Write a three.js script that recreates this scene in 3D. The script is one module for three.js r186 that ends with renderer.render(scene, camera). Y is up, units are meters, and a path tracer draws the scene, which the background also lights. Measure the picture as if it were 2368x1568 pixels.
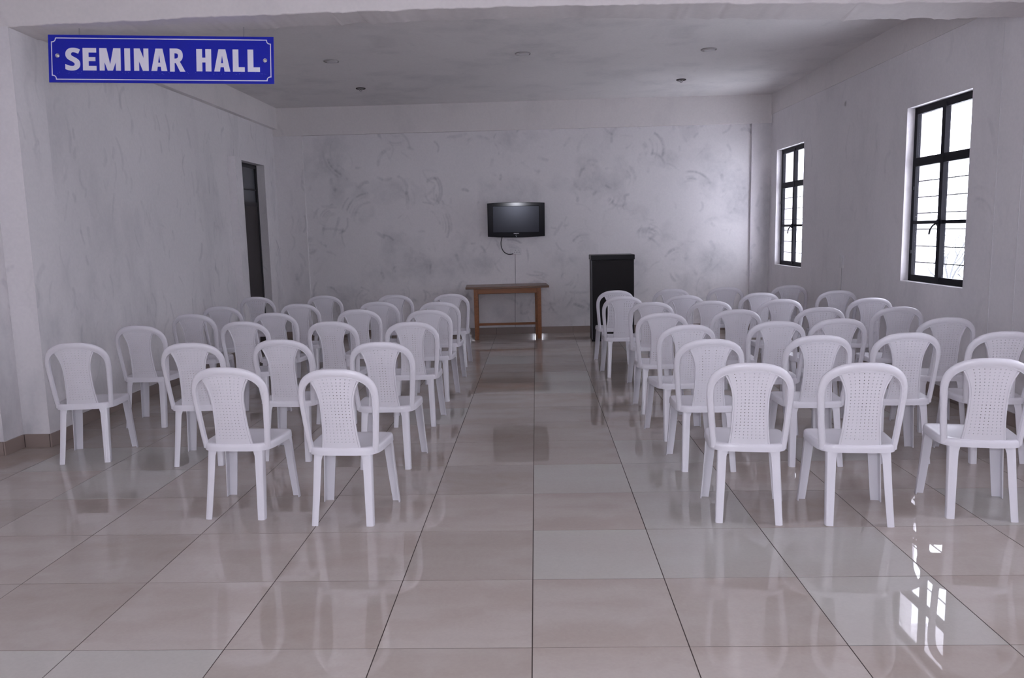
import * as THREE from 'three';
import { mergeGeometries, mergeVertices, toCreasedNormals } from 'three/addons/utils/BufferGeometryUtils.js';
import { RoundedBoxGeometry } from 'three/addons/geometries/RoundedBoxGeometry.js';
import { FontLoader } from 'three/addons/loaders/FontLoader.js';
import { TextGeometry } from 'three/addons/geometries/TextGeometry.js';

// ---------------------------------------------------------------- camera, sky, exposure
const scene = new THREE.Scene();
const FOCAL = 1823.62, PITCH = 0.1347, YAW = -0.03274, ROLL = 0.02322, EYE = 1.5836;
const camera = new THREE.PerspectiveCamera(2 * Math.atan(784 / FOCAL) * 180 / Math.PI, 2368 / 1568, 0.05, 200);
{
  const cy = Math.cos(YAW), sy = Math.sin(YAW), cp = Math.cos(PITCH), sp = Math.sin(PITCH);
  const fwd = new THREE.Vector3(sy * cp, -sp, -cy * cp), right = new THREE.Vector3(cy, 0, sy);
  const up = new THREE.Vector3().crossVectors(right, fwd);
  const r2 = right.clone().multiplyScalar(Math.cos(ROLL)).addScaledVector(up, -Math.sin(ROLL));
  const u2 = up.clone().multiplyScalar(Math.cos(ROLL)).addScaledVector(right, Math.sin(ROLL));
  camera.quaternion.setFromRotationMatrix(new THREE.Matrix4().makeBasis(r2, u2, fwd.clone().negate()));
  camera.position.set(0, EYE, 0);
}
scene.background = new THREE.Color().setRGB(0.885, 0.915, 1.05);   // overcast white sky
scene.backgroundIntensity = 3.7;
const renderer = new THREE.WebGLRenderer({ antialias: true });
renderer.toneMapping = THREE.LinearToneMapping;
renderer.toneMappingExposure = 2.95;
renderer.shadowMap.enabled = true;
// the photographer's flash, just above the lens
const flash = new THREE.PointLight(new THREE.Color().setRGB(0.92, 0.935, 1.06), 4.3);
flash.name = 'camera_flash'; flash.position.set(0.02, EYE + 0.13, 0.02); flash.castShadow = true; flash.shadow.radius = 1.5;
scene.add(flash);

// ---------------------------------------------------------------- helpers (x right, y up, Z = metres ahead of the camera; three's z = -Z)
let seed = 12345;
const rnd = () => { seed = (seed * 1664525 + 1013904223) >>> 0; return seed / 4294967296; };
const rr = (a, b) => a + (b - a) * rnd();
function hash(x, y, s) { let h = (x * 374761393 + y * 668265263 + s * 1442695041) | 0; h = Math.imul(h ^ (h >>> 13), 1274126177); return ((h ^ (h >>> 16)) >>> 0) / 4294967296; }
function vnoise(x, y, s) {
  const xi = Math.floor(x), yi = Math.floor(y); let fx = x - xi, fy = y - yi;
  fx = fx * fx * (3 - 2 * fx); fy = fy * fy * (3 - 2 * fy);
  const a = hash(xi, yi, s), b = hash(xi + 1, yi, s), c = hash(xi, yi + 1, s), d = hash(xi + 1, yi + 1, s);
  return a + (b - a) * fx + (c - a) * fy + (a - b - c + d) * fx * fy;
}
const fbm = (x, y, s, n = 4) => { let v = 0, a = 0.5, t = 0; for (let i = 0; i < n; i++) { v += a * vnoise(x, y, s + i); t += a; x *= 2.03; y *= 2.03; a *= 0.5; } return v / t; };
const taken = new Map();
function numbered(n) { const k = taken.get(n) ?? 0; taken.set(n, k + 1); return k ? n + '_' + String(k).padStart(3, '0') : n; }
function add(o, name, parent) { o.name = parent === scene ? numbered(name) : name; parent.add(o); o.castShadow = o.receiveShadow = true; return o; }
const part = (name, geo, mat, parent) => add(new THREE.Mesh(geo, mat), name, parent);
function group(name, x = 0, y = 0, Z = 0, turn = 0) { const g = add(new THREE.Group(), name, scene); g.position.set(x, y, -Z); g.rotation.y = turn; return g; }
function tag(o, label, category, grp) { o.userData.label = label; o.userData.category = category; if (grp) o.userData.group = grp; return o; }
function struct(o, label, category) { o.userData.kind = 'structure'; if (label) o.userData.label = label; if (category) o.userData.category = category; return o; }
// box between limits, uv in metres
function bx(x0, x1, y0, y1, Z0, Z1) {
  const g = new THREE.BoxGeometry(x1 - x0, y1 - y0, Z1 - Z0); g.translate((x0 + x1) / 2, (y0 + y1) / 2, -(Z0 + Z1) / 2);
  return metreUV(g);
}
function metreUV(g) {
  const p = g.attributes.position, n = g.attributes.normal, uv = new Float32Array(p.count * 2);
  for (let i = 0; i < p.count; i++) {
    const ax = Math.abs(n.getX(i)), ay = Math.abs(n.getY(i)), az = Math.abs(n.getZ(i));
    if (ax > ay && ax > az) { uv[2 * i] = -p.getZ(i); uv[2 * i + 1] = p.getY(i); }
    else if (ay > az) { uv[2 * i] = p.getX(i); uv[2 * i + 1] = -p.getZ(i); }
    else { uv[2 * i] = p.getX(i); uv[2 * i + 1] = p.getY(i); }
  }
  g.setAttribute('uv', new THREE.BufferAttribute(uv, 2)); return g;
}
function rbox(w, h, d, r, x, y, z) { const g = new RoundedBoxGeometry(w, h, d, 2, r); g.translate(x, y, z); return g; }
function canvas(w, h) { const c = document.createElement('canvas'); c.width = w; c.height = h; return c; }
function texOf(c, W, H, x0 = 0, y0 = 0) {     // a canvas that covers W x H metres from (x0, y0)
  const t = new THREE.CanvasTexture(c); t.colorSpace = THREE.SRGBColorSpace; t.wrapS = t.wrapT = THREE.MirroredRepeatWrapping;
  t.repeat.set(1 / W, 1 / H); t.offset.set(-x0 / W, -y0 / H); return t;
}
// distempered plaster with grey putty smears left by the trowel
function plaster(px, W, H, o) {
  const w = Math.round(px * W), h = Math.round(px * H), c = canvas(w, h), x = c.getContext('2d');
  x.fillStyle = '#fff'; x.fillRect(0, 0, w, h);
  x.lineCap = 'round';
  for (let i = 0; i < o.swirls; i++) {       // fans of concentric arcs
    const cx = rr(0, w), cy = rr(0, h), r0 = rr(0.08, 0.32) * px, a0 = rr(0, 6.28), n = 2 + Math.floor(rr(0, 5));
    for (let k = 0; k < n; k++) {
      x.strokeStyle = `rgba(70,70,84,${rr(0.1, 0.32) * o.dark})`; x.lineWidth = rr(0.006, 0.035) * px;
      x.beginPath(); x.arc(cx, cy, r0 + k * rr(0.02, 0.05) * px, a0 + rr(-0.3, 0.3), a0 + rr(0.5, 1.9)); x.stroke();
    }
  }
  for (let i = 0; i < o.strokes; i++) {      // single drags
    const cx = rr(0, w), cy = rr(0, h), a = o.vertical ? 1.57 + rr(-0.5, 0.5) : rr(0, 6.28), l = rr(0.05, 0.3) * px, b = rr(-0.5, 0.5) * l;
    x.strokeStyle = `rgba(70,70,84,${rr(0.08, 0.3) * o.dark})`; x.lineWidth = rr(0.005, 0.05) * px;
    x.beginPath(); x.moveTo(cx, cy); x.quadraticCurveTo(cx + Math.cos(a) * l * 0.5 - Math.sin(a) * b, cy + Math.sin(a) * l * 0.5 + Math.cos(a) * b, cx + Math.cos(a) * l, cy + Math.sin(a) * l); x.stroke();
  }
  const im = x.getImageData(0, 0, w, h), d = im.data;
  // soften the strokes a little, break them up with grain, lay them over cloudy paint
  const src = new Float32Array(w * h), tmp = new Float32Array(w * h), R = Math.max(1, Math.round(px * 0.008));
  for (let i = 0; i < w * h; i++) src[i] = 1 - d[4 * i] / 255;
  for (let y = 0; y < h; y++) for (let i = 0; i < w; i++) { let s = 0; for (let k = -R; k <= R; k++) s += src[y * w + Math.min(w - 1, Math.max(0, i + k))]; tmp[y * w + i] = s / (2 * R + 1); }
  for (let y = 0; y < h; y++) for (let i = 0; i < w; i++) {
    let s = 0; for (let k = -R; k <= R; k++) s += tmp[Math.min(h - 1, Math.max(0, y + k)) * w + i]; s /= 2 * R + 1;
    const X = i / px, Y = y / px, sv = o.vertical ? 0.45 : 1;
    const brk = Math.min(1, Math.max(0, (fbm(X * 7, Y * 7 * sv, o.seed) - 0.32) * 3.2)) * (0.6 + 0.8 * fbm(X * 40, Y * 40 * sv, o.seed + 9, 2));
    const patch = Math.max(0, fbm(X * 2.6, Y * 2.6 * sv, o.seed + 20) - 0.52) * 1.7 * o.patch * (0.5 + fbm(X * 22, Y * 22 * sv, o.seed + 31, 3));
    const cloud = (fbm(X * 1.1, Y * 1.1, o.seed + 50, 3) - 0.5) * 0.05 + (fbm(X * 60, Y * 60, o.seed + 60, 2) - 0.5) * 0.03;
    const k = 1 - Math.min(0.5, s * brk + patch) + cloud, q = 4 * (y * w + i);
    d[q] = 255 * Math.min(1, o.base[0] * k); d[q + 1] = 255 * Math.min(1, o.base[1] * (k + (1 - k) * 0.03)); d[q + 2] = 255 * Math.min(1, o.base[2] * (k + (1 - k) * 0.09));
  }
  x.putImageData(im, 0, 0);
  return c;
}
const std = (o) => new THREE.MeshStandardMaterial(o);
const phys = (o) => new THREE.MeshPhysicalMaterial(o);
const rgb = (r, g, b) => new THREE.Color().setRGB(r, g, b);

// ---------------------------------------------------------------- the setting's measures
const XL = -3.98, ZB = 12.287, HC = 3.53, ZBEAM0 = 5.90, ZBEAM1 = 6.25, XN = -5.4, ZN = -5.5;
const RWX = 3.7884, RWT = 0.0186;              // right wall: x at Z = 0 and its slight turn
const xRight = (Z) => RWX - RWT * Z;
const X0 = -0.0426, Z0 = 2.8438, TILE = 0.6;  // floor tile grid

// ---------------------------------------------------------------- materials
const wallTone = [0.90, 0.885, 0.895];
const M = {};
M.back = std({ map: texOf(plaster(200, 8, 3.4, { swirls: 70, strokes: 330, dark: 0.5, patch: 0.15, base: wallTone, seed: 3 }), 8, 3.4, -4.2, 0), roughness: 0.85 });
M.left = std({ map: texOf(plaster(170, 6.4, 3.4, { swirls: 8, strokes: 460, vertical: true, dark: 0.3, patch: 0.11, base: wallTone, seed: 70 }), 6.4, 3.4, 6, 0), roughness: 0.85 });
M.wall = std({ map: texOf(plaster(150, 5, 3.4, { swirls: 4, strokes: 120, vertical: true, dark: 0.15, patch: 0.07, base: wallTone, seed: 140 }), 5, 3.4, 0, 0), roughness: 0.85 });
M.pillar = std({ map: texOf(plaster(180, 3, 3.4, { swirls: 2, strokes: 150, vertical: true, dark: 0.35, patch: 0.2, base: wallTone, seed: 210 }), 3, 3.4, -4.4, 0), roughness: 0.85 });
M.ceil = std({ map: texOf(plaster(120, 6, 6, { swirls: 0, strokes: 130, dark: 0.15, patch: 0.1, base: [0.885, 0.87, 0.87], seed: 300 }), 6, 6, 0, 0), roughness: 0.9 });
M.beam = std({ map: texOf(plaster(120, 6, 3, { swirls: 0, strokes: 60, vertical: true, dark: 0.15, patch: 0.1, base: [0.885, 0.865, 0.865], seed: 360 }), 6, 3, 0, 0), roughness: 0.88 });
M.grout = std({ color: rgb(0.055, 0.038, 0.036), roughness: 0.9 });
M.skirt = std({ color: rgb(0.31, 0.245, 0.22), roughness: 0.05 });
M.steel = phys({ color: rgb(0.007, 0.007, 0.011), roughness: 0.55, specularIntensity: 0.35 });
M.glass = phys({ color: rgb(1, 1, 1), roughness: 0.0, transmission: 1, thickness: 0, ior: 1.5 });
M.plastic = phys({ color: rgb(0.755, 0.735, 0.785), roughness: 0.24, ior: 1.5 });
M.white = std({ color: rgb(0.72, 0.7, 0.72), roughness: 0.45 });

// ---------------------------------------------------------------- floor: vitrified tiles, each with its own edges
{
  const floor = struct(group('floor'), 'glossy pinkish beige tiled floor', 'floor');
  part('grout_bed', bx(XN - 0.2, 4.1, -0.12, -0.0016, ZN - 0.2, ZB + 0.2), M.grout, floor);
  const N = 512, tiles = [];
  function marble(s, a, b, amount) {
    const c = canvas(N, N), x = c.getContext('2d'), im = x.getImageData(0, 0, N, N), d = im.data;
    for (let j = 0; j < N; j++) for (let i = 0; i < N; i++) {
      const u = i / N * 2, v = j / N * 2, wv = fbm(u * 1.4, v * 1.4, s + 5, 3) * 2.2;
      const t = Math.min(1, Math.max(0, (fbm(u * 1.1 + wv, v * 3.2 + wv * 0.5, s, 4) - 0.5) * 2.4 * amount + 0.5)), g = (fbm(u * 60, v * 60, s + 40, 2) - 0.5) * 0.02, q = 4 * (j * N + i);
      for (let k = 0; k < 3; k++) d[q + k] = 255 * (a[k] + (b[k] - a[k]) * t + g); d[q + 3] = 255;
    }
    x.putImageData(im, 0, 0); return c;
  }
  const pinkA = marble(11, [0.738, 0.70, 0.675], [0.70, 0.648, 0.618], 0.9), pinkB = marble(31, [0.728, 0.69, 0.665], [0.688, 0.635, 0.605], 1.0), pale = marble(51, [0.755, 0.742, 0.72], [0.74, 0.715, 0.692], 0.7);
  function variants(c, n, tint) {
    const out = [];
    for (let i = 0; i < n; i++) {
      const t = new THREE.CanvasTexture(c); t.colorSpace = THREE.SRGBColorSpace; t.wrapS = t.wrapT = THREE.MirroredRepeatWrapping; t.repeat.set(0.5, 0.5); t.offset.set(rnd(), rnd());
      const k = tint[i % tint.length]; out.push(phys({ map: t, color: rgb(k, k, k), roughness: 0.02, ior: 1.52 }));
    }
    return out;
  }
  const pinks = [...variants(pinkA, 5, [1, 0.96, 0.93, 1.0, 0.97]), ...variants(pinkB, 4, [1, 0.95, 0.97, 0.92])], pales = variants(pale, 4, [1, 0.97, 1, 0.95]), semi = [...variants(pale, 2, [0.92, 0.9])];
  const paleSet = new Set(['0,1', '2,0', '0,3', '1,4', '0,8', '0,9', '-3,-1', '-4,-1', '-5,3', '-2,6', '4,6', '3,8', '-4,9']), semiSet = new Set(['1,1', '2,1', '1,3', '-6,4', '-5,4', '4,2', '1,2', '3,4', '-1,11', '2,12']);
  const gapX = 0.0045, gapZ = 0.0042;
  const cuts = (a, b) => new THREE.BoxGeometry(a, 0.012, b), full = cuts(TILE - gapX, TILE - gapZ);
  const nearRow = -2, lastRow = 15, spare = [];
  for (let r = -15; r <= lastRow; r++) for (let c = -10; c <= 6; c++) {
    let x0 = X0 + c * TILE, x1 = x0 + TILE, z0 = Z0 + r * TILE, z1 = Z0 + (r + 1) * TILE;
    const lim = r > 4 ? XL - 0.1 : XN; if (x1 <= lim + 0.02) continue;
    x0 = Math.max(x0, lim); x1 = Math.min(x1, xRight(z1) + 0.05); z1 = Math.min(z1, ZB + 0.02); z0 = Math.max(z0, ZN);
    if (x1 - x0 < 0.03 || z1 - z0 < 0.03) continue;
    const whole = Math.abs(x1 - x0 - TILE) < 1e-6 && Math.abs(z1 - z0 - TILE) < 1e-6, g = whole ? full : cuts(x1 - x0 - gapX, z1 - z0 - gapZ);
    const cx = (x0 + x1) / 2, cz = -(z0 + z1) / 2;
    if (r < nearRow) { spare.push(g.clone().translate(cx, -0.006, cz)); continue; }
    const key = c + ',' + r, set = paleSet.has(key) ? pales : semiSet.has(key) ? semi : pinks;
    part('tile', g, set[Math.floor(hash(c + 50, r + 50, 7) * set.length)], floor).position.set(cx, -0.006 - hash(c + 9, r + 9, 3) * 0.0006, cz);
  }
  const rest = part('tile_field', mergeGeometries(spare), pinks[0], floor); rest.userData.kind = 'stuff';
}

// ---------------------------------------------------------------- ceiling, beams, walls
struct(part('ceiling', bx(XN - 0.25, 4.2, HC, HC + 0.18, ZN - 0.3, ZB + 0.3), M.ceil, scene), 'grey-white plastered ceiling with faint brush marks', 'ceiling');
{ // front beam, its arrises uneven as the plaster left them
  const sagF = [[-5.4, 3.15], [-3.79, 3.152], [-3.04, 3.166], [-1.4, 3.181], [-0.09, 3.182], [1.14, 3.161], [2.35, 3.124], [3.25, 3.104], [3.8, 3.095]];
  const sagB = [[-5.4, 3.14], [-3.75, 3.145], [-2.74, 3.153], [-1.4, 3.185], [0.03, 3.188], [1.52, 3.136], [2.47, 3.098], [3.45, 3.083], [3.8, 3.08]];
  const at = (T, x) => { for (let i = 1; i < T.length; i++) if (x <= T[i][0]) { const [a, b] = [T[i - 1], T[i]], t = (x - a[0]) / (b[0] - a[0]); return a[1] + (b[1] - a[1]) * t; } return T[T.length - 1][1]; };
  const n = 420, pos = [], idx = [];
  const xs = (i) => -5.4 + (3.72 + 5.4) * i / n;
  for (let i = 0; i <= n; i++) {
    const x = xs(i), rag = (s) => (vnoise(x * 6, 0, s) - 0.5) * 0.010 + (vnoise(x * 28, 0, s + 1) - 0.5) * 0.008;
    const f = at(sagF, x) + rag(1), b = at(sagB, x) + rag(5) - Math.max(0, vnoise(x * 9, 0, 31) - 0.86) * 0.10;
    pos.push([x, HC + 0.02, -ZBEAM0], [x, f + 0.005, -ZBEAM0], [x, f, -ZBEAM0 - 0.005], [x, b, -ZBEAM1 + 0.005], [x, b + 0.005, -ZBEAM1], [x, HC + 0.02, -ZBEAM1]);
  }
  for (let i = 0; i < n; i++) for (let k = 0; k < 6; k++) { const a = i * 6 + k, b = i * 6 + (k + 1) % 6, c = a + 6, d = b + 6; idx.push(a, b, d, a, d, c); }
  let g = new THREE.BufferGeometry(); g.setAttribute('position', new THREE.Float32BufferAttribute(pos.flat(), 3)); g.setIndex(idx);
  g = toCreasedNormals(g, 0.6); metreUV(g);
  struct(part('trim_1', g, M.beam, scene), 'deep plastered beam crossing the hall above the chairs', 'beam');
}
struct(part('trim_2', bx(XL - 0.1, xRight(ZB) + 0.02, 3.115, HC + 0.01, ZB - 0.055, ZB + 0.05), M.beam, scene), 'shallow plastered beam along the top of the back wall', 'beam');
struct(part('trim_3', bx(XL - 0.05, XL + 0.075, 3.215, HC + 0.01, ZBEAM1 - 0.02, ZB), M.beam, scene), 'shallow plastered beam along the top of the left wall', 'beam');
struct(part('wall_back', bx(XL - 0.4, xRight(ZB) + 0.4, -0.1, HC + 0.1, ZB, ZB + 0.22), M.back, scene), 'white plastered back wall with grey trowel swirls', 'wall');
struct(part('trim_4', bx(XL - 0.05, -3.545, 0, 3.13, ZB - 0.035, ZB + 0.02), M.pillar, scene), 'flat plastered pilaster at the left end of the back wall', 'pilaster');
struct(part('trim_5', bx(3.275, xRight(ZB) + 0.02, 0, 3.13, ZB - 0.035, ZB + 0.02), M.pillar, scene), 'flat plastered pilaster at the right end of the back wall', 'pilaster');
// left wall with the door opening
const DZ0 = 10.57, DZ1 = 11.745, DH = 2.64;
struct(part('wall_left', mergeGeometries([bx(XL - 0.23, XL, -0.1, HC + 0.1, ZBEAM1 - 0.3, DZ0), bx(XL - 0.23, XL, DH, HC + 0.1, DZ0, DZ1), bx(XL - 0.23, XL, -0.1, HC + 0.1, DZ1, ZB + 0.1)]), M.left, scene), 'white plastered left wall with upright grey smears', 'wall');
struct(part('trim_6', bx(XL - 0.02, XL + 0.1, 0, 2.645, 10.34, DZ0), M.pillar, scene), 'plastered stub pier beside the dark doorway', 'pier');
struct(part('trim_7', bx(-4.6, -3.822, 0, 3.165, ZBEAM0, 6.27), M.pillar, scene), 'stained white plastered pillar at the left under the beam', 'pillar');
struct(part('trim_8', bx(XN - 0.1, -4.035, 0, HC + 0.02, 5.672, 6.27), M.pillar, scene), 'white plastered pier beside the stained pillar at the left edge', 'pier');
// a lobby wall behind the door
struct(part('wall_lobby', mergeGeometries([bx(XL - 1.6, XL - 1.4, -0.1, HC + 0.1, 9.3, ZB + 0.3), bx(XL - 1.6, XL - 0.2, -0.1, HC + 0.1, 9.3, 9.5), bx(XL - 1.6, XL - 0.3, -0.1, HC + 0.1, ZB + 0.1, ZB + 0.3)]), M.wall, scene), 'plain wall of the lobby behind the door', 'wall');

// ---------------------------------------------------------------- windows
const SILL = 1.015, HEAD = 2.685, WW = 1.12;
function windowUnit(n, parentFrame, s0, label) {     // in a wall's own frame: face at x = 0, outside at +x, s = distance along the wall
  const g = new THREE.Group(); g.name = 'window_' + n; scene.add(g); g.position.copy(parentFrame.position); g.rotation.copy(parentFrame.rotation);
  struct(g, label, 'window');
  const a = s0, b = s0 + WW, x0 = 0.075, x1 = 0.115, fw = 0.055, mid = (a + b) / 2;
  part('frame', mergeGeometries([bx(x0, x1, SILL, SILL + 0.06, a, b), bx(x0, x1, HEAD - 0.065, HEAD, a, b), bx(x0, x1, SILL, HEAD, a, a + fw), bx(x0, x1, SILL, HEAD, b - fw, b)]), M.steel, g);
  part('mullion', bx(x0 - 0.012, x1 - 0.003, SILL + 0.03, HEAD - 0.03, mid - 0.03, mid + 0.03), M.steel, g);
  part('transom', bx(x0 - 0.008, x1 - 0.004, 2.125, 2.205, a + 0.03, b - 0.03), M.steel, g);
  for (const [p, q] of [[a + fw, mid - 0.03], [mid + 0.03, b - fw]]) {
    part('glazing_bar', bx(x0 + 0.002, x1 - 0.006, 1.570, 1.602, p, q), M.steel, g);
    for (const [y0, y1] of [[2.205, HEAD - 0.065], [1.602, 2.125], [SILL + 0.06, 1.570]]) part('pane', bx(0.097, 0.100, y0, y1, p, q), M.glass, g);
  }
  for (const y of [1.985, 1.83, 1.675, 1.52, 1.356, 1.197]) part('grille_bar', bx(0.135, 0.145, y - 0.005, y + 0.005, a, b), M.steel, g);
  const hook = new THREE.CatmullRomCurve3([[0.055, 1.575, 0], [0.035, 1.565, 0.02], [0.03, 1.545, 0.055], [0.03, 1.515, 0.085], [0.032, 1.475, 0.105]].map(([x, y, s]) => new THREE.Vector3(x, y, -(mid + s))));
  part('handle', mergeGeometries([new THREE.TubeGeometry(hook, 20, 0.0085, 7), new THREE.SphereGeometry(0.016, 10, 8).translate(0.058, 1.578, -mid), bx(0.045, 0.075, 1.55, 1.61, mid - 0.012, mid + 0.012)].map((q) => q.toNonIndexed())), M.steel, g);
  for (const y of [1.3, 1.92]) part('hinge', rbox(0.016, 0.035, 0.02, 0.004, 0.068, y, -(b - fw + 0.012)), M.steel, g);
  return g;
}
function wallWithWindows(name, pos, turn, s0, s1, windows, mat, label) {
  const g = [], xs = [0, 0.2]; let s = s0;
  for (const w of windows) {
    if (w > s) g.push(bx(xs[0], xs[1], -0.1, HC + 0.1, s, w));
    g.push(bx(xs[0], xs[1], -0.1, SILL, w, w + WW), bx(xs[0], xs[1], HEAD, HC + 0.1, w, w + WW)); s = w + WW;
  }
  g.push(bx(xs[0], xs[1], -0.1, HC + 0.1, s, s1));
  const m = part(name, mergeGeometries(g), mat, scene); m.position.copy(pos); m.rotation.y = turn; return struct(m, label, 'wall');
}
const rw = { position: new THREE.Vector3(RWX, 0, 0), rotation: new THREE.Euler(0, RWT, 0) };
const rightWindows = [2.95, 6.895, 10.84];
wallWithWindows('wall_right', rw.position, RWT, ZN - 0.2, ZB + 0.2, rightWindows, M.wall, 'grey-white plastered right wall with two steel windows');
windowUnit(1, rw, 6.895, 'black steel window nearer the camera in the right wall');
windowUnit(2, rw, 10.84, 'black steel window near the far right corner');
windowUnit(3, rw, 2.95, 'black steel window of the right wall level with the aisle front');
{ // concrete sunshades: a slab over and a fin beside each opening, outside
  let k = 20;
  for (const s of rightWindows) {
    const m = part('trim_' + k++, mergeGeometries([bx(0.2, 1.0, HEAD + 0.08, HEAD + 0.18, s - 0.25, s + WW + 0.25), bx(0.2, 0.28, 0.6, HEAD + 0.08, s + WW + 0.02, s + WW + 0.22), bx(0.2, 0.9, 0.6, HEAD + 0.08, s - 0.22, s - 0.10)]), M.wall, scene);
    m.position.copy(rw.position); m.rotation.y = RWT; struct(m, 'pale concrete sunshade outside a window', 'sunshade');
  }
  // beam edge and joint ridges on the right wall
  const step = part('trim_9', bx(-0.008, 0.02, 3.235, HC + 0.01, ZBEAM1 - 0.02, ZB), M.beam, scene); step.position.copy(rw.position); step.rotation.y = RWT; struct(step, 'slightly proud beam face at the top of the right wall', 'beam');
  for (const [s, n] of [[6.50, 10], [6.18, 11]]) { const r = part('trim_' + n, bx(-0.0025, 0.01, 0.1, 3.1, s - 0.004, s + 0.004), M.white, scene); r.position.copy(rw.position); r.rotation.y = RWT; struct(r, n === 10 ? 'thin pale plaster ridge running up the right wall' : 'second thin pale plaster ridge nearest the frame edge', 'ridge'); }
}
// rear part of the hall, behind the camera: side wall and end wall with windows of the same kind
{
  const lw = { position: new THREE.Vector3(XN, 0, 0), rotation: new THREE.Euler(0, Math.PI, 0) };
  wallWithWindows('wall_near_left', lw.position, Math.PI, -5.9, -ZN + 0.2, [0.6, 2.2], M.wall, 'plain left wall of the nearer half of the hall');
  [0.6, 2.2].forEach((s, i) => windowUnit(4 + i, lw, s, ['first', 'second'][i] + ' black steel window of the near left wall'));
  const ew = { position: new THREE.Vector3(0, 0, -ZN), rotation: new THREE.Euler(0, -Math.PI / 2, 0) }, ends = [-5.0, -3.4, 2.3];
  wallWithWindows('wall_rear', ew.position, -Math.PI / 2, -5.6, 5.6, ends, M.wall, 'end wall of the hall behind the camera');
  ends.forEach((s, i) => windowUnit(6 + i, ew, s, ['left', 'middle', 'right'][i] + ' black steel window of the end wall behind the camera'));
}

// ---------------------------------------------------------------- skirting tiles
{
  const H = 0.105, T = 0.012, gap = 0.004;
  M.skirtDull = std({ color: rgb(0.31, 0.245, 0.22), roughness: 0.32 });
  function run(name, label, list, strips) { const g = struct(group(name), label, 'skirting'); for (const [x0, x1, Za, Zb] of strips) part('grout_strip', bx(x0, x1, 0.0005, H - 0.003, Za, Zb), M.grout, g); for (const [x0, x1, Za, Zb] of list) part('skirting_tile', bx(x0, x1, 0.0005, H, Za, Zb), name === 'baseboard_pillar' ? M.skirtDull : M.skirt, g); return g; }
  const back = [], edges = []; for (let x = X0 - 7 * TILE; x < 4; x += TILE) edges.push(x);
  for (const x of edges) { const a = Math.max(x, -3.545), b = Math.min(x + TILE, 3.27); if (b - a > 0.05) back.push([a + gap / 2, b - gap / 2, ZB - T, ZB]); }
  back.push([XL + T, -3.545 + T, ZB - 0.035 - T, ZB - 0.035], [3.275 - T, xRight(ZB) - T, ZB - 0.035 - T, ZB - 0.035]);
  run('baseboard_back', 'beige skirting tiles along the back wall', back, [[-3.54, 3.27, ZB - 0.007, ZB + 0.01]]);
  const left = []; for (let z = Z0 + 6 * TILE; z < ZB; z += TILE) { const a = Math.max(z, 6.275), b = Math.min(z + TILE, 10.34); if (b - a > 0.05) left.push([XL, XL + T, a + gap / 2, b - gap / 2]); }
  left.push([XL + 0.1, XL + 0.1 + T, 10.33, DZ0], [XL, XL + 0.1 + T, 10.34 - T, 10.34], [XL, XL + T, DZ1 + 0.002, ZB - 0.05]);
  run('baseboard_left', 'beige skirting tiles along the left wall', left, [[XL - 0.01, XL + 0.007, 6.275, 10.335]]);
  run('baseboard_pillar', 'beige skirting tiles around the left pillar', [[-3.822, -3.822 + T, 5.892, 6.275], [-4.02, -3.826, ZBEAM0 - T, ZBEAM0], [-4.035, -4.035 + T, 5.662, ZBEAM0 - T - 0.003], [-4.6, -4.039, 5.672 - T, 5.672], [-5.2, -4.604, 5.672 - T, 5.672]], [[-4.035, -3.822 + 0.006, ZBEAM0 - 0.006, 6.26], [-4.6, -4.035 + 0.006, 5.672 - 0.006, 5.89]]);
  const r = []; for (let z = Z0 - 10 * TILE; z < ZB - 0.1; z += TILE) r.push([-T, 0, z + gap / 2, Math.min(z + TILE, ZB - 0.05) - gap / 2]);
  const g = run('baseboard_right', 'beige skirting tiles along the right wall', r, [[-0.007, 0.01, Z0 - 10 * TILE, ZB - 0.05]]); g.position.copy(rw.position); g.rotation.y = RWT;
}

// ---------------------------------------------------------------- door in the left wall
{
  const g = struct(new THREE.Group(), 'dark brown door with a glazed fanlight in the left wall', 'door'); g.name = 'door_1'; scene.add(g);
  const steel = std({ color: rgb(0.012, 0.012, 0.015), roughness: 0.5 }), wood = std({ color: rgb(0.017, 0.011, 0.011), roughness: 0.4 }), fan = std({ color: rgb(0.11, 0.115, 0.13), roughness: 0.25 });
  const x0 = XL - 0.17, x1 = XL - 0.115;
  part('frame', mergeGeometries([bx(x0, x1, 0, DH, DZ0, DZ0 + 0.05), bx(x0, x1, 0, DH, DZ1 - 0.05, DZ1), bx(x0, x1, DH - 0.05, DH, DZ0, DZ1), bx(x0, x1, 2.04, 2.10, DZ0, DZ1)]), steel, g);
  part('fanlight_pane', bx(x0 + 0.022, x0 + 0.028, 2.10, DH - 0.05, DZ0 + 0.05, DZ1 - 0.05), fan, g);
  part('fanlight_bar', bx(x0 + 0.01, x1 - 0.01, 2.27, 2.29, DZ0 + 0.05, DZ1 - 0.05), steel, g);
  const leaf = part('leaf', bx(x0 + 0.004, x1 - 0.006, 0.01, 2.04, DZ0 + 0.05, DZ1 - 0.05), wood, g);
  part('handle', rbox(0.02, 0.18, 0.03, 0.006, x1 + 0.008, 1.02, -(DZ0 + 0.16)), steel, leaf);
  part('edge_strip', bx(x1 - 0.006, x1 + 0.012, 0.01, 1.52, DZ0 + 0.055, DZ0 + 0.13), std({ color: rgb(0.03, 0.033, 0.045), roughness: 0.3 }), leaf);
}

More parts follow.
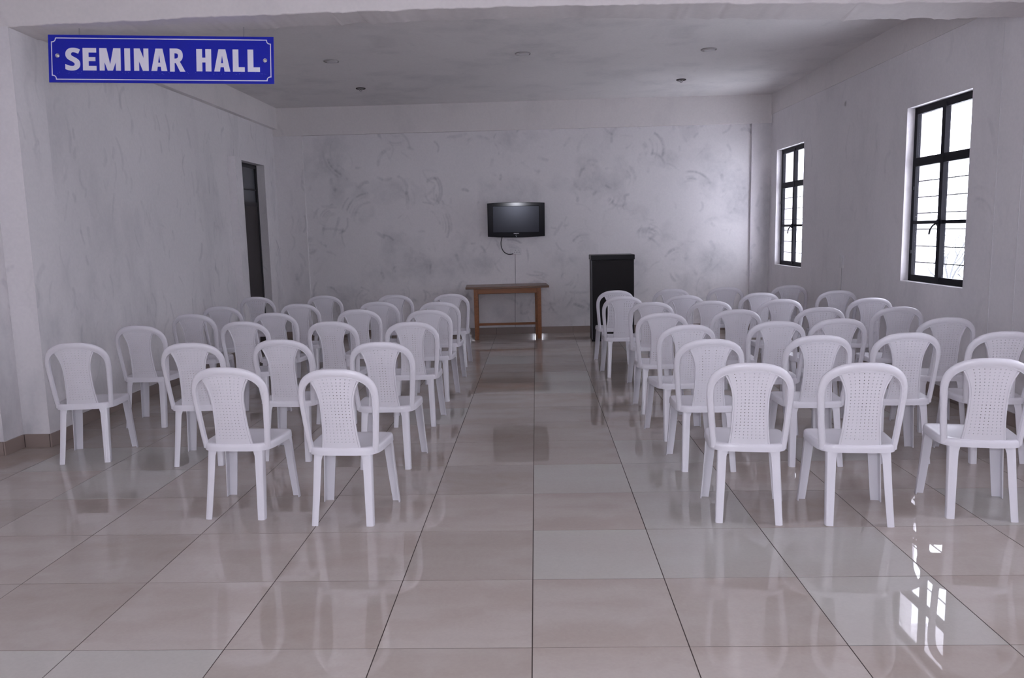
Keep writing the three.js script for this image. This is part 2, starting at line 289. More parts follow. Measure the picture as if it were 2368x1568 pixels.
// ---------------------------------------------------------------- white monobloc chairs
const BACK0 = 0.165, LEAN = 0.075 / 0.45, CURVE = 1.0;
const sheetZ = (x, y) => BACK0 + LEAN * (y - 0.43) - CURVE * x * x;
const sheetN = (x) => new THREE.Vector3(2 * CURVE * x, -LEAN, 1).normalize();
function sweep(path, normals, section, closed = false) {        // section(t) -> list of [across, out]
  const n = path.length, rings = [], m = section(0).length;
  for (let i = 0; i < n; i++) {
    const tan = path[Math.min(n - 1, i + 1)].clone().sub(path[Math.max(0, i - 1)]).normalize(), N = normals[i], B = new THREE.Vector3().crossVectors(tan, N).normalize();
    const N2 = new THREE.Vector3().crossVectors(B, tan).normalize();
    rings.push(section(i / (n - 1)).map(([a, o]) => path[i].clone().addScaledVector(B, a).addScaledVector(N2, o)));
  }
  const pos = rings.flat().flatMap((v) => [v.x, v.y, v.z]), idx = [];
  for (let i = 0; i < n - 1; i++) for (let k = 0; k < m; k++) { const a = i * m + k, b = i * m + (k + 1) % m; idx.push(a, b, b + m, a, b + m, a + m); }
  for (let k = 1; k < m - 1; k++) idx.push(0, k + 1, k, (n - 1) * m, (n - 1) * m + k, (n - 1) * m + k + 1);
  const g = new THREE.BufferGeometry(); g.setAttribute('position', new THREE.Float32BufferAttribute(pos, 3)); g.setIndex(idx);
  return g;
}
function finish(g, crease = 0.7) { const q = toCreasedNormals(g, crease); q.deleteAttribute('uv'); return q; }
const archHalf = (y) => 0.184 + 0.023 * Math.min(1, Math.max(0, (y - 0.42) / 0.26)) ** 0.8;
function archPath() {
  const p = [], Y1 = 0.705, RISE = 0.152, E = 2.55;
  for (let i = 0; i < 16; i++) { const y = 0.398 + (Y1 - 0.398) * i / 16; p.push([-archHalf(y), y]); }
  for (let i = 0; i <= 48; i++) { const t = Math.PI * i / 48, c = Math.cos(t), s = Math.sin(t); p.push([-0.207 * Math.sign(c) * Math.abs(c) ** (2 / E), Y1 + RISE * Math.abs(s) ** (2 / E)]); }
  for (let i = 15; i >= 0; i--) { const y = 0.398 + (Y1 - 0.398) * i / 16; p.push([archHalf(y), y]); }
  return p;
}
const chairGeo = {};
{
  const ap = archPath(), path = ap.map(([x, y]) => new THREE.Vector3(x, y, sheetZ(x, y))), nor = ap.map(([x]) => sheetN(x));
  chairGeo.arch = finish(sweep(path, nor, (t) => {
    const w = 0.0172 + 0.0065 * Math.sin(Math.PI * t) ** 2;             // half width, broadest at the crown
    return [[-w, -0.010], [-w, -0.002], [-w * 0.86, 0.003], [-w * 0.45, 0.0075], [0, 0.009], [w * 0.45, 0.0075], [w * 0.82, 0.003], [w * 0.86, 0.0055], [w, 0.0055], [w, -0.010], [w * 0.8, -0.010], [w * 0.7, -0.003], [-w * 0.7, -0.003], [-w * 0.8, -0.010]];
  }), 0.75);
  // splat: waisted panel pierced by rows of small holes
  const half = (y) => { const t = (y - 0.42) / 0.41; return 0.0925 + 0.0155 * Math.max(0, 1 - t / 0.5) ** 2 + 0.052 * Math.max(0, (t - 0.58) / 0.42) ** 2.3; };
  const crown = (x) => 0.705 + 0.152 * (1 - Math.min(1, Math.abs(x) / 0.207) ** 2.55) ** (1 / 2.55) - 0.014;
  const L = [], NY = 26;
  for (let i = 0; i <= NY; i++) { const y = 0.418 + (0.81 - 0.418) * i / NY; L.push([half(y), y]); }
  // a fine mapped grid; every inner cell has a small square hole
  const COLS = 8, ROWS = 21, T = 0.0045;
  const us = [-1, -0.985, -0.84]; for (let j = 1; j <= COLS; j++) us.push(-0.84 + 1.68 * j / COLS); us.push(0.985, 1);
  const vs = [0, 0.035, 0.085]; for (let i = 1; i <= ROWS; i++) vs.push(0.085 + 0.865 * i / ROWS); vs.push(1);
  const at = (u, v, o) => {
    const yy = 0.418 + v * (0.812 - 0.418), x = u * half(yy), y = 0.418 + v * (crown(x) + 0.012 - 0.418);
    return [x, y, sheetZ(x, y) + o];
  };
  const pos0 = [], nor0 = [];
  const quad = (p, n) => { for (const k of [0, 1, 2, 0, 2, 3]) { pos0.push(...p[k]); const q = n ?? null; const N = q ? q : sheetN(p[k][0]).toArray(); nor0.push(...N); } };
  const face = (c) => { // c: four (u, v) corners, back then front
    quad(c.map(([u, v]) => at(u, v, T / 2)));
    const f = c.map(([u, v]) => at(u, v, -T / 2)).reverse(); for (const k of [0, 1, 2, 0, 2, 3]) { pos0.push(...f[k]); nor0.push(...sheetN(f[k][0]).negate().toArray()); }
  };
  for (let i = 0; i < vs.length - 1; i++) for (let j = 0; j < us.length - 1; j++) {
    const [u0, u1, v0, v1] = [us[j], us[j + 1], vs[i], vs[i + 1]], inner = j >= 2 && j < us.length - 3 && i >= 2 && i < vs.length - 2;
    const O = [[u0, v0], [u1, v0], [u1, v1], [u0, v1]];
    if (!inner) { face(O); continue; }
    const um = (u0 + u1) / 2, vm = (v0 + v1) / 2, yy = 0.418 + vm * 0.394, hu = 0.0022 / half(yy), hv = 0.0022 / 0.42, I = [[um - hu, vm - hv], [um + hu, vm - hv], [um + hu, vm + hv], [um - hu, vm + hv]];
    for (let k = 0; k < 4; k++) {
      const m = (k + 1) % 4; face([O[k], O[m], I[m], I[k]]);
      const w = [at(...I[k], T / 2), at(...I[m], T / 2), at(...I[m], -T / 2), at(...I[k], -T / 2)]; quad(w, [[0, 1, 0], [-1, 0, 0], [0, -1, 0], [1, 0, 0]][k]);
    }
  }
  const g = new THREE.BufferGeometry(); g.setAttribute('position', new THREE.Float32BufferAttribute(pos0, 3)); g.setAttribute('normal', new THREE.Float32BufferAttribute(nor0, 3));
  chairGeo.splat = g;
  const ribs = [];
  for (const sg of [-1, 1]) {
    const q = L.filter((l) => l[1] < crown(l[0]) + 0.004).map(([x, y]) => [sg * (x - 0.004), y]);
    ribs.push(sweep(q.map(([x, y]) => new THREE.Vector3(x, y, sheetZ(x, y))), q.map(([x]) => sheetN(x)), () => [[-0.006, -0.006], [-0.006, 0.002], [-0.003, 0.006], [0.003, 0.006], [0.006, 0.002], [0.006, -0.006]]));
    const q2 = q.map(([x, y]) => [x - sg * 0.013, y]).filter(([, y]) => y > 0.45);
    ribs.push(sweep(q2.map(([x, y]) => new THREE.Vector3(x, y, sheetZ(x, y))), q2.map(([x]) => sheetN(x)), () => [[-0.002, -0.001], [-0.001, 0.0022], [0.001, 0.0022], [0.002, -0.001]]));
  }
  for (const y of [0.45]) { const q = []; for (let i = -8; i <= 8; i++) q.push([0.094 * i / 8, y]); ribs.push(sweep(q.map(([x, yy]) => new THREE.Vector3(x, yy, sheetZ(x, yy))), q.map(([x]) => sheetN(x)), () => [[-0.002, -0.001], [-0.001, 0.0022], [0.001, 0.0022], [0.002, -0.001]])); }
  chairGeo.rim = finish(mergeGeometries(ribs), 0.7);
  // seat: rings out from the centre, over the edge and under
  const NS = 64, out = (a) => {
    const c = Math.cos(a), sn = Math.sin(a), e = 4.6, k = (Math.abs(c) ** e + Math.abs(sn) ** e) ** (-1 / e), z = -0.035 - sn * k * 0.205, hw = 0.199 + 0.018 * Math.min(1, Math.max(0, (0.165 - z) / 0.32));
    return [c * k * hw, z];
  };
  const rings = [[0, 0.422], [0.35, 0.4225], [0.65, 0.425], [0.85, 0.4285], [0.95, 0.430], [0.985, 0.4275], [1.0, 0.421], [1.008, 0.41], [1.012, 0.388], [0.99, 0.387], [0.985, 0.408], [0.9, 0.416], [0.5, 0.413], [0, 0.412]];
  const pos = [], idx = [];
  for (const [f, y] of rings) for (let i = 0; i < NS; i++) { const [x, z] = out(2 * Math.PI * i / NS), fr = Math.max(0, (-0.15 - z * f) / 0.09); pos.push(x * f, y - 0.014 * fr * fr, -0.035 + (z + 0.035) * f); }
  for (let r = 0; r < rings.length - 1; r++) for (let i = 0; i < NS; i++) { const a = r * NS + i, b = r * NS + (i + 1) % NS; idx.push(a, b, b + NS, a, b + NS, a + NS); }
  const sgm = new THREE.BufferGeometry(); sgm.setAttribute('position', new THREE.Float32BufferAttribute(pos, 3)); sgm.setIndex(idx);
  chairGeo.seat = finish(sgm, 0.8);
  // legs: angle-section posts, flared into the seat
  function leg(sx, sz, top, bottom, a, b) {
    const n = 14, path = [], nor = [];
    for (let i = 0; i <= n; i++) { const t = i / n, e = t - 0.05 * Math.sin(Math.PI * t); path.push(new THREE.Vector3(top[0] + (bottom[0] - top[0]) * e, top[1] + (bottom[1] - top[1]) * t, top[2] + (bottom[2] - top[2]) * e)); }
    const T = 0.0055, pos = [], idx = [];
    const prof = (k) => { // L with a rounded heel, outer face then inner face
      const A = a * k, B = b * k, R = 0.013 * k, o = [], inn = [];
      const pts = [[-A, 0], [-A * 0.5, 0.002], [-R, 0], [-R * 0.3, -R * 0.3], [0, -R], [0.001, -B * 0.55], [0, -B]];
      for (const [u, v] of pts) o.push([u, v]);
      const ins = [[-A, -T], [-A * 0.5, -T + 0.002], [-R, -T], [-R * 0.55, -R * 0.55], [-T, -R], [-T + 0.001, -B * 0.55], [-T, -B]];
      for (const [u, v] of ins) inn.push([u, v]);
      return [...o, ...inn.reverse()];
    };
    const m = prof(1).length;
    for (let i = 0; i <= n; i++) {
      const t = i / n, k = 1.0 - 0.2 * t + 0.5 * Math.max(0, 1 - t * 6) ** 2, q = prof(k);
      for (const [u, v] of q) pos.push(path[i].x + sx * (u + a * 0.42), path[i].y, path[i].z + sz * (v + b * 0.35));
    }
    for (let i = 0; i < n; i++) for (let k = 0; k < m; k++) { const p0 = i * m + k, p1 = i * m + (k + 1) % m; idx.push(p0, p1, p1 + m, p0, p1 + m, p0 + m); }
    const h = m / 2; for (const base of [0, n * m]) for (let k = 0; k < h - 1; k++) { const A = base + k, B = base + k + 1, C2 = base + m - 2 - k, D = base + m - 1 - k; idx.push(A, B, C2, A, C2, D); }
    const g2 = new THREE.BufferGeometry(); g2.setAttribute('position', new THREE.Float32BufferAttribute(pos, 3)); g2.setIndex(idx); return finish(g2, 0.6);
  }
  chairGeo.legs = [leg(-1, 1, [-0.142, 0.418, 0.135], [-0.155, 0, 0.2], 0.049, 0.042), leg(1, 1, [0.142, 0.418, 0.135], [0.155, 0, 0.2], 0.049, 0.042), leg(-1, -1, [-0.178, 0.405, -0.18], [-0.205, 0, -0.2], 0.062, 0.05), leg(1, -1, [0.178, 0.405, -0.18], [0.205, 0, -0.2], 0.062, 0.05)];
}
const chair0 = new THREE.Group();
{
  part('seat', chairGeo.seat, M.plastic, chair0);
  part('back_arch', chairGeo.arch, M.plastic, chair0);
  const sp = part('back_panel', chairGeo.splat, M.plastic, chair0); part('panel_rim', chairGeo.rim, M.plastic, sp);
  for (const g of chairGeo.legs) part('leg', g, M.plastic, chair0);
}
const chairs = [   // block, row (1 = nearest the camera), x, Z, turn in degrees
  ['L', 1, -1.724, 4.466, 3.7],
  ['L', 1, -1.082, 4.348, 3.3],
  ['L', 2, -3.313, 5.635, -8.5],
  ['L', 2, -2.410, 5.528, -2.2],
  ['L', 2, -1.784, 5.617, 4.8],
  ['L', 2, -1.050, 5.387, 0.7],
  ['L', 3, -3.353, 6.682, 0.2],
  ['L', 3, -2.513, 6.850, 3.0],
  ['L', 3, -1.715, 6.713, 3.0],
  ['L', 3, -1.039, 6.567, -2.2],
  ['L', 4, -3.284, 7.600, 3.0],
  ['L', 4, -2.484, 7.565, 3.0],
  ['L', 4, -1.719, 7.741, 3.0],
  ['L', 4, -1.020, 7.552, 1.4],
  ['L', 5, -3.325, 8.394, 3.0],
  ['L', 5, -2.528, 8.516, 3.0],
  ['L', 5, -1.691, 8.583, 3.0],
  ['L', 5, -1.028, 8.416, 0.4],
  ['L', 6, -3.382, 9.622, 3.0],
  ['L', 6, -2.553, 9.604, 3.0],
  ['L', 6, -1.681, 9.508, 3.0],
  ['L', 6, -1.031, 9.454, -3.5],
  ['R', 1, 1.146, 4.309, 8.3],
  ['R', 1, 1.704, 4.258, 5.4],
  ['R', 1, 2.396, 4.321, 11.3],
  ['R', 2, 1.114, 5.238, 2.5],
  ['R', 2, 1.831, 5.319, 1.8],
  ['R', 2, 2.417, 5.359, 2.0],
  ['R', 2, 3.018, 5.334, 2.0],
  ['R', 3, 1.089, 6.016, -6.2],
  ['R', 3, 1.806, 6.133, 2.0],
  ['R', 3, 2.297, 6.222, 2.0],
  ['R', 3, 3.067, 6.142, 2.0],
  ['R', 4, 1.074, 6.882, 3.9],
  ['R', 4, 1.730, 7.036, 2.0],
  ['R', 4, 2.463, 7.076, 2.0],
  ['R', 4, 3.085, 6.984, 2.0],
  ['R', 5, 1.135, 7.901, 5.5],
  ['R', 5, 1.694, 7.897, 2.0],
  ['R', 5, 2.382, 7.928, 2.0],
  ['R', 5, 3.221, 7.872, 2.0],
  ['R', 6, 0.927, 8.629, 1.6],
  ['R', 6, 1.573, 8.606, 2.0],
  ['R', 6, 2.406, 8.738, 2.0],
  ['R', 6, 3.256, 8.812, 2.0],
  ['R', 7, 0.924, 9.460, 0.0],
  ['R', 7, 1.602, 9.550, 2.0],
  ['R', 7, 2.255, 9.645, 2.0],
  ['R', 7, 3.025, 9.709, 2.0],
];
{
  const rowName = ['', 'nearest', 'second', 'third', 'fourth', 'fifth', 'sixth', 'seventh'], posName = ['first', 'second', 'third', 'fourth'];
  for (const b of ['L', 'R']) for (let r = 1; r <= 7; r++) {
    const row = chairs.filter((c) => c[0] === b && c[1] === r).sort((p, q) => Math.abs(p[2]) - Math.abs(q[2]));
    row.forEach(([, , x, Z, deg], i) => {
      const c = chair0.clone(); c.name = numbered('plastic_chair'); scene.add(c); c.position.set(x, 0, -Z); c.rotation.y = -deg * Math.PI / 180;
      tag(c, `white plastic chair, ${b === 'L' ? 'left' : 'right'} block, ${rowName[r]} row, ${posName[i]} from the aisle`, 'chair', b === 'L' ? 'white chairs left of the aisle' : 'white chairs right of the aisle');
    });
  }
}

// ---------------------------------------------------------------- wooden table
{
  const t = group('wooden_table', -0.45, 0, 11.93, 0.06);
  tag(t, 'narrow brown wooden table against the back wall under the television', 'table');
  const c = canvas(512, 512), x = c.getContext('2d'), im = x.getImageData(0, 0, 512, 512), d = im.data;
  for (let j = 0; j < 512; j++) for (let i = 0; i < 512; i++) { const v = fbm(i / 40, j / 4, 400, 4) * 0.6 + fbm(i / 160 + fbm(i / 90, j / 90, 9, 2) * 3, j / 14, 410, 3) * 0.4, q = 4 * (j * 512 + i), k = 0.72 + 0.5 * v; d[q] = 150 * k; d[q + 1] = 92 * k; d[q + 2] = 50 * k; d[q + 3] = 255; }
  x.putImageData(im, 0, 0);
  const tx = new THREE.CanvasTexture(c); tx.colorSpace = THREE.SRGBColorSpace; tx.wrapS = tx.wrapT = THREE.RepeatWrapping;
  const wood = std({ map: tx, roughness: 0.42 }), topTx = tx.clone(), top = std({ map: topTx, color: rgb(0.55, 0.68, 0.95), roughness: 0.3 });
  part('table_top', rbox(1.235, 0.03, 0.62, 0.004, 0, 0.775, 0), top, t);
  for (const [sx, sz] of [[-1, 1], [1, 1], [-1, -1], [1, -1]]) part('leg', rbox(0.062, 0.76, 0.062, 0.004, sx * 0.468, 0.38, sz * 0.245), wood, t);
  part('apron', rbox(0.88, 0.075, 0.022, 0.003, 0, 0.722, 0.252), wood, t);
  part('apron', rbox(0.88, 0.075, 0.022, 0.003, 0, 0.722, -0.252), wood, t);
  for (const s of [-1, 1]) { part('apron', rbox(0.022, 0.075, 0.44, 0.003, s * 0.475, 0.722, 0), wood, t); part('stretcher', rbox(0.03, 0.035, 0.44, 0.003, s * 0.468, 0.2, 0), wood, t); }
  part('stretcher', rbox(0.91, 0.035, 0.03, 0.003, 0, 0.2, 0), wood, t);
}
// ---------------------------------------------------------------- lectern
{
  const t = group('lectern', 1.085, 0, 11.47); tag(t, 'tall black lectern with a thick capped top before the back wall', 'lectern');
  const black = phys({ color: rgb(0.0075, 0.0055, 0.0065), roughness: 0.5, specularIntensity: 0.5 }), cap = phys({ color: rgb(0.006, 0.006, 0.010), roughness: 0.4, specularIntensity: 0.5 }), strip = std({ color: rgb(0.22, 0.22, 0.24), roughness: 0.4, metalness: 0.6 });
  part('body', rbox(0.598, 1.158, 0.44, 0.004, 0, 0.591, 0), black, t);
  part('front_panel', rbox(0.585, 1.08, 0.012, 0.003, 0, 0.60, 0.226), black, t);
  part('cap', rbox(0.618, 0.07, 0.47, 0.006, 0, 1.197, 0), cap, t);
  part('corner_strip', rbox(0.008, 1.13, 0.008, 0.002, -0.299, 0.59, 0.219), strip, t);
  part('plinth', rbox(0.606, 0.03, 0.45, 0.004, 0, 0.015, 0), black, t);
}
// ---------------------------------------------------------------- television, cable, sockets
const font = await new FontLoader().loadAsync('fonts/droid/droid_sans_bold.typeface.json');
{
  const t = group('television', -0.294, 1.769, 12.19, 0.0245); t.rotation.order = 'YXZ'; t.rotation.x = 0.031; t.rotation.z = -0.008;
  tag(t, 'black flat television hung on the back wall, screen off', 'television');
  const gloss = phys({ color: rgb(0.004, 0.004, 0.008), roughness: 0.11, specularIntensity: 0.35 }), dark = std({ color: rgb(0.015, 0.015, 0.018), roughness: 0.5 });
  const W = 0.437, H = 0.252, s = new THREE.Shape(); s.moveTo(-W, -H); s.quadraticCurveTo(0, -H - 0.032, W, -H); s.lineTo(W, H); s.quadraticCurveTo(0, H + 0.026, -W, H); s.closePath();
  const h = new THREE.Path(); h.moveTo(-0.349, -0.188); h.lineTo(-0.349, 0.205); h.lineTo(0.349, 0.205); h.lineTo(0.349, -0.188); h.closePath(); s.holes.push(h);
  const bz = part('bezel', new THREE.ExtrudeGeometry(s, { depth: 0.02, bevelEnabled: true, bevelThickness: 0.008, bevelSize: 0.006, bevelOffset: -0.006, bevelSegments: 3, curveSegments: 24 }).translate(0, 0, 0.008), gloss, t);
  part('screen', new THREE.BoxGeometry(0.70, 0.395, 0.012).translate(0, 0.0085, 0.016), phys({ color: rgb(0.007, 0.007, 0.013), roughness: 0.165, specularIntensity: 0.5, specularColor: rgb(0.85, 0.88, 1) }), t);
  part('back_cover', rbox(0.82, 0.46, 0.05, 0.02, 0, 0, -0.02), dark, t);
  part('wall_bracket', rbox(0.3, 0.2, 0.055, 0.005, 0, 0, -0.066), dark, t);
  const txt = new TextGeometry('SAMSUNG', { font, size: 0.012, depth: 0.0006, curveSegments: 2 }); txt.computeBoundingBox(); txt.translate(-txt.boundingBox.max.x / 2, -0.212, 0.0365);
  part('logo', txt, std({ color: rgb(0.6, 0.6, 0.62), roughness: 0.4 }), bz);
  part('power_ring', new THREE.TorusGeometry(0.011, 0.0022, 8, 24).translate(0, -0.236, 0.0365), std({ color: rgb(0.35, 0.38, 0.42), roughness: 0.25, metalness: 0.8 }), bz);
  part('power_lamp', new THREE.SphereGeometry(0.005, 10, 8).scale(1, 1, 0.5).translate(0, -0.247, 0.037), std({ color: rgb(0.8, 0.85, 0.9), roughness: 0.3 }), bz);
  const sk = group('socket_plate', -0.312, 1.286, ZB); tag(sk, 'white socket plate on the back wall under the television', 'socket');
  part('plate', rbox(0.172, 0.088, 0.018, 0.006, 0, 0, 0.009), M.white, sk);
  const dk = std({ color: rgb(0.25, 0.25, 0.27), roughness: 0.5 });
  for (const [x, y] of [[-0.005, 0.018], [-0.018, -0.012], [0.008, -0.012], [0.047, 0.018], [0.034, -0.012], [0.06, -0.012]]) part('socket_hole', new THREE.CylinderGeometry(0.0055, 0.0055, 0.003, 10).rotateX(Math.PI / 2).translate(x, y, 0.019), dk, sk);
  for (const x of [-0.065, -0.04]) part('switch', rbox(0.02, 0.045, 0.008, 0.002, x, 0, 0.019), M.white, sk);
  const cv = new THREE.CatmullRomCurve3([[-0.518, 1.508, 0.036], [-0.526, 1.48, 0.028], [-0.537, 1.43, 0.02], [-0.53, 1.35, 0.016], [-0.495, 1.285, 0.014], [-0.445, 1.25, 0.014], [-0.40, 1.243, 0.016], [-0.352, 1.25, 0.026]].map(([x, y, z]) => new THREE.Vector3(x, y, -ZB + z)));
  tag(part('power_cable', new THREE.TubeGeometry(cv, 60, 0.0065, 8), std({ color: rgb(0.012, 0.012, 0.014), roughness: 0.5 }), scene), 'black cable looping from the television to the socket plate', 'cable');
  tag(part('wall_wire', new THREE.TubeGeometry(new THREE.CatmullRomCurve3([[-0.322, 1.245], [-0.326, 0.9], [-0.338, 0.5], [-0.346, 0.105]].map(([x, y]) => new THREE.Vector3(x, y, -ZB + 0.003))), 20, 0.0036, 6), std({ color: rgb(0.28, 0.27, 0.29), roughness: 0.7 }), scene), 'thin grey wire running down the back wall behind the table', 'wire');
}
// fittings on the right wall and ceiling
{
  const at = (o, s, y) => { o.position.set(xRight(s), y, -s); o.rotation.y = RWT; };
  const sk = group('switch_plate'); at(sk, 9.47, 1.155); tag(sk, 'small white switch plate on the right wall between the windows', 'switch');
  part('plate', rbox(0.014, 0.16, 0.11, 0.004, -0.007, 0, 0), M.white, sk);
  for (const y of [0.04, -0.035]) part('switch', rbox(0.008, 0.055, 0.085, 0.003, -0.016, y, 0), M.white, sk);
  const w = part('wall_wire', bx(-0.004, 0.001, -0.62, -0.08, -0.003, 0.003), std({ color: rgb(0.4, 0.39, 0.4), roughness: 0.8 }), scene); at(w, 9.47, 1.155); tag(w, 'thin wire groove below the switch plate on the right wall', 'wire');
  const jb = group('junction_box'); at(jb, 9.51, 2.965); tag(jb, 'small round junction box high on the right wall', 'box');
  part('rim', new THREE.TorusGeometry(0.032, 0.006, 8, 24).rotateY(Math.PI / 2).translate(-0.003, 0, 0), M.white, jb);
  part('cover', new THREE.CylinderGeometry(0.03, 0.03, 0.006, 20).rotateZ(Math.PI / 2).translate(-0.002, 0, 0), std({ color: rgb(0.5, 0.48, 0.48), roughness: 0.8 }), jb);
  const names = ['flat round ceiling rose nearest the sign', 'flat round ceiling rose in the middle of the near three', 'flat round ceiling rose at the right of the near three'];
  const rim = std({ color: rgb(0.42, 0.4, 0.4), roughness: 0.7 }), lid = std({ color: rgb(0.66, 0.64, 0.65), roughness: 0.8 }), pit = std({ color: rgb(0.06, 0.05, 0.05), roughness: 0.8 });
  [[-2.252, 9.11], [-0.104, 9.03], [1.945, 9.10]].forEach(([x, Z], i) => {
    const g = group('ceiling_rose', x, HC, Z); tag(g, names[i], 'ceiling rose', 'ceiling roses');
    part('rim', new THREE.TorusGeometry(0.083, 0.006, 8, 32).rotateX(Math.PI / 2).translate(0, -0.004, 0), rim, g);
    part('lid', new THREE.CylinderGeometry(0.055, 0.06, 0.014, 28).translate(0.01, -0.007, 0), lid, g);
  });
  [[-2.294, 10.80, 'dark round fan hook box in the ceiling near the left wall'], [1.96, 10.85, 'round fan hook box in the ceiling near the far window']].forEach(([x, Z, l]) => {
    const g = group('fan_hook_box', x, HC, Z); tag(g, l, 'hook box', 'fan hook boxes');
    part('rim', new THREE.TorusGeometry(0.056, 0.009, 8, 28).rotateX(Math.PI / 2).translate(0, -0.004, 0), pit, g);
    part('plate', new THREE.CylinderGeometry(0.05, 0.05, 0.006, 24).translate(0, -0.002, 0), rim, g);
    part('hook', new THREE.TorusGeometry(0.018, 0.005, 8, 16).translate(0, -0.02, 0), rim, g);
  });
}
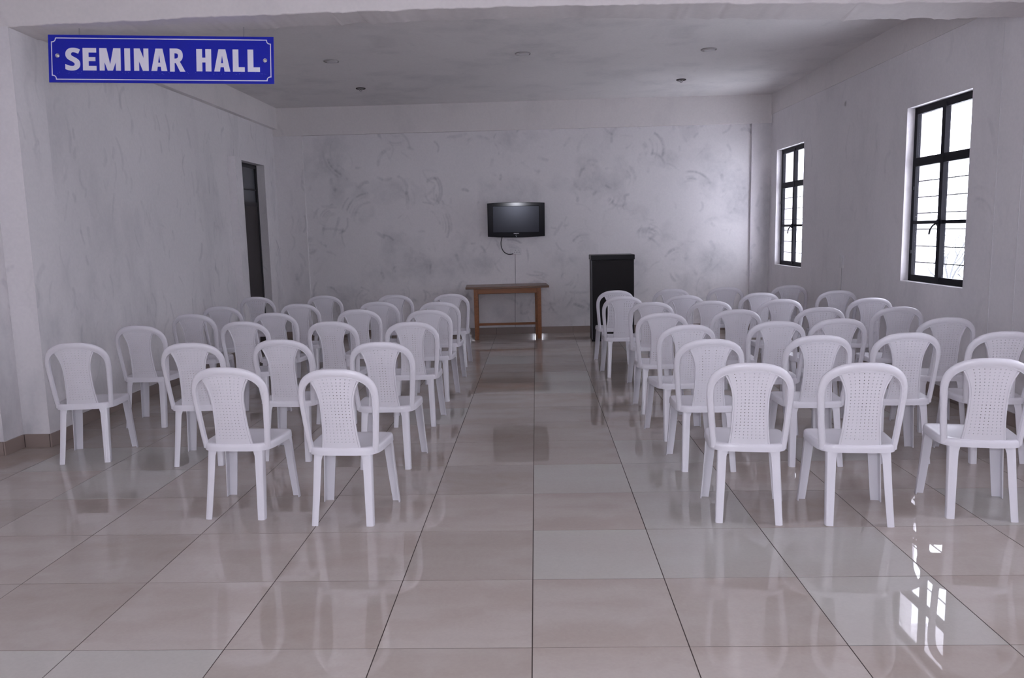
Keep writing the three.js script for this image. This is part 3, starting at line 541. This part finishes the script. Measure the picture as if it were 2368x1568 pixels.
// ---------------------------------------------------------------- SEMINAR HALL sign hung under the beam
{
  const t = group('hanging_sign', -2.759, 2.918, 6.03); t.rotation.order = 'YXZ'; t.rotation.set(-0.10, 0.085, -0.021);
  tag(t, 'blue enamel SEMINAR HALL sign hanging under the beam at the left', 'sign');
  const W = 1.645, H = 0.35, cw = 2048, chh = Math.round(2048 * H / W), c = canvas(cw, chh), x = c.getContext('2d');
  x.fillStyle = '#0a1db6'; x.fillRect(0, 0, cw, chh);
  const lt = '#f3f1ff'; x.strokeStyle = lt; x.lineWidth = 9;
  const a = 30, b = 30, r = 36; x.beginPath();
  x.moveTo(a + r, b); x.lineTo(cw - a - r, b); x.quadraticCurveTo(cw - a - r, b + r, cw - a, b + r); x.lineTo(cw - a, chh - b - r); x.quadraticCurveTo(cw - a - r, chh - b - r, cw - a - r, chh - b);
  x.lineTo(a + r, chh - b); x.quadraticCurveTo(a + r, chh - b - r, a, chh - b - r); x.lineTo(a, b + r); x.quadraticCurveTo(a + r, b + r, a + r, b); x.stroke();
  // block capitals, condensed: straight letters as polygons, S and R from the font
  x.fillStyle = lt; x.strokeStyle = lt; x.font = 'bold 280px sans-serif'; x.textBaseline = 'alphabetic'; x.textAlign = 'left';
  const TOP = 118, BOT = 324, CH = BOT - TOP, ST = 54;
  const poly = (...p) => { x.beginPath(); p.forEach(([u, v], i) => (i ? x.lineTo(u, v) : x.moveTo(u, v))); x.closePath(); x.fill(); };
  const bar = (u0, v0, u1, v1) => x.fillRect(u0, v0, u1 - u0, v1 - v0);
  const glyph = {
    E(l, r) { bar(l, TOP, l + ST, BOT); for (const [v, k] of [[TOP, 1], [TOP + CH / 2 - 20, 0.93], [BOT - 42, 1]]) bar(l, v, l + (r - l) * k, v + (v > TOP && v < BOT - 50 ? 38 : 42)); },
    M(l, r) { const m = (l + r) / 2; bar(l, TOP, l + 46, BOT); bar(r - 46, TOP, r, BOT); poly([l, TOP], [l + 66, TOP], [m, BOT - 60], [r - 66, TOP], [r, TOP], [m + 24, BOT], [m - 24, BOT]); },
    I(l, r) { bar(l, TOP, r, BOT); },
    N(l, r) { bar(l, TOP, l + 46, BOT); bar(r - 46, TOP, r, BOT); poly([l, TOP], [l + 54, TOP], [r, BOT], [r - 54, BOT]); },
    A(l, r) { const m = (l + r) / 2; poly([m - 32, TOP], [m + 32, TOP], [r, BOT], [r - 54, BOT], [m, TOP + 62], [l + 54, BOT], [l, BOT]); bar(l + 40, BOT - 78, r - 40, BOT - 40); },
    H(l, r) { bar(l, TOP, l + ST, BOT); bar(r - ST, TOP, r, BOT); bar(l, TOP + CH / 2 - 24, r, TOP + CH / 2 + 20); },
    L(l, r) { bar(l, TOP, l + ST, BOT); bar(l, BOT - 42, r, BOT); },
  };
  const font1 = (ch, l, r) => { const m = x.measureText(ch), w = m.actualBoundingBoxRight + m.actualBoundingBoxLeft, h = m.actualBoundingBoxAscent + m.actualBoundingBoxDescent; x.save(); x.translate(l, BOT); x.scale((r - l) / w, CH / h); x.translate(m.actualBoundingBoxLeft, -m.actualBoundingBoxDescent); x.lineWidth = 8; x.fillText(ch, 0, 0); x.strokeText(ch, 0, 0); x.restore(); };
  for (const [ch, l, r] of [['S', 443, 543], ['E', 562, 655], ['M', 675, 820], ['I', 845, 885], ['N', 910, 1010], ['A', 1027, 1137], ['R', 1155, 1258], ['H', 1337, 1440], ['A', 1458, 1570], ['L', 1587, 1670], ['L', 1690, 1775]]) {
    const u = (v) => (v - 331) / 1542 * cw; glyph[ch] ? glyph[ch](u(l), u(r)) : font1(ch, u(l), u(r));
  }
  x.fillStyle = 'rgba(205,205,255,0.7)'; for (let i = 0; i < 70; i++) { x.beginPath(); x.arc(rr(60, cw - 60), rr(330, 355), rr(1, 2.5), 0, 7); x.fill(); }
  const tx = new THREE.CanvasTexture(c); tx.colorSpace = THREE.SRGBColorSpace;
  const face = std({ map: tx, roughness: 0.35 }), edge = std({ color: rgb(0.5, 0.5, 0.62), roughness: 0.5 });
  const panel = part('panel', new THREE.BoxGeometry(W, H, 0.006), [edge, edge, edge, edge, face, edge], t);
  const chrome = std({ color: rgb(0.7, 0.7, 0.72), roughness: 0.2, metalness: 1 });
  for (const [sx, sy] of [[-0.757, 0.022], [0.757, -0.0]]) part('screw', mergeGeometries([new THREE.SphereGeometry(0.012, 16, 10).scale(1, 1, 0.55), new THREE.TorusGeometry(0.013, 0.003, 8, 20)]).translate(sx, sy, 0.004), chrome, panel);
  for (const s of [-0.6, 0.6]) part('hanger', new THREE.CylinderGeometry(0.004, 0.004, 0.1, 8).translate(s, 0.2, -0.006), chrome, t);
}
// ---------------------------------------------------------------- a bare tree outside, far beyond the nearer window
{
  const geos = [], up = new THREE.Vector3(0, 1, 0);
  function limb(p, d, len, r, depth) {
    const q = p.clone().addScaledVector(d, len), m = p.clone().lerp(q, 0.5).add(new THREE.Vector3(rr(-1, 1), rr(-0.3, 0.3), rr(-1, 1)).multiplyScalar(len * 0.06));
    const c = new THREE.CatmullRomCurve3([p, m, q]), n = 5, g = new THREE.TubeGeometry(c, n, 1, 5), a = g.attributes.position;
    for (let i = 0; i < a.count; i++) { const k = Math.floor(i / 6) / n, w = c.getPointAt(k), rad = r * (1 - 0.35 * k), v = new THREE.Vector3().fromBufferAttribute(a, i).sub(w).multiplyScalar(rad).add(w); a.setXYZ(i, v.x, v.y, v.z); }
    geos.push(g);
    if (depth === 0) return;
    for (let i = 0; i < (depth > 3 ? 4 : 3); i++) { const e = d.clone().addScaledVector(new THREE.Vector3(rr(-1, 1), rr(-0.1, 0.7), rr(-1, 1)), 0.75).normalize(); limb(p.clone().lerp(q, rr(0.55, 1)), e, len * rr(0.55, 0.75), r * 0.55, depth - 1); }
  }
  const t = group('bare_tree', 18.2, -6.0, 35); tag(t, 'faint bare tree in the mist outside the nearer window', 'tree');
  const bark = std({ color: rgb(0.092, 0.094, 0.098), roughness: 1 });
  limb(new THREE.Vector3(0, 0, 0), up.clone(), 3.4, 0.16, 4);
  part('trunk', geos[0], bark, t); part('branches', mergeGeometries(geos.slice(1)), bark, t);
}
scene.traverse((o) => { if (o.isMesh) { o.castShadow = true; o.receiveShadow = true; } });
renderer.render(scene, camera);
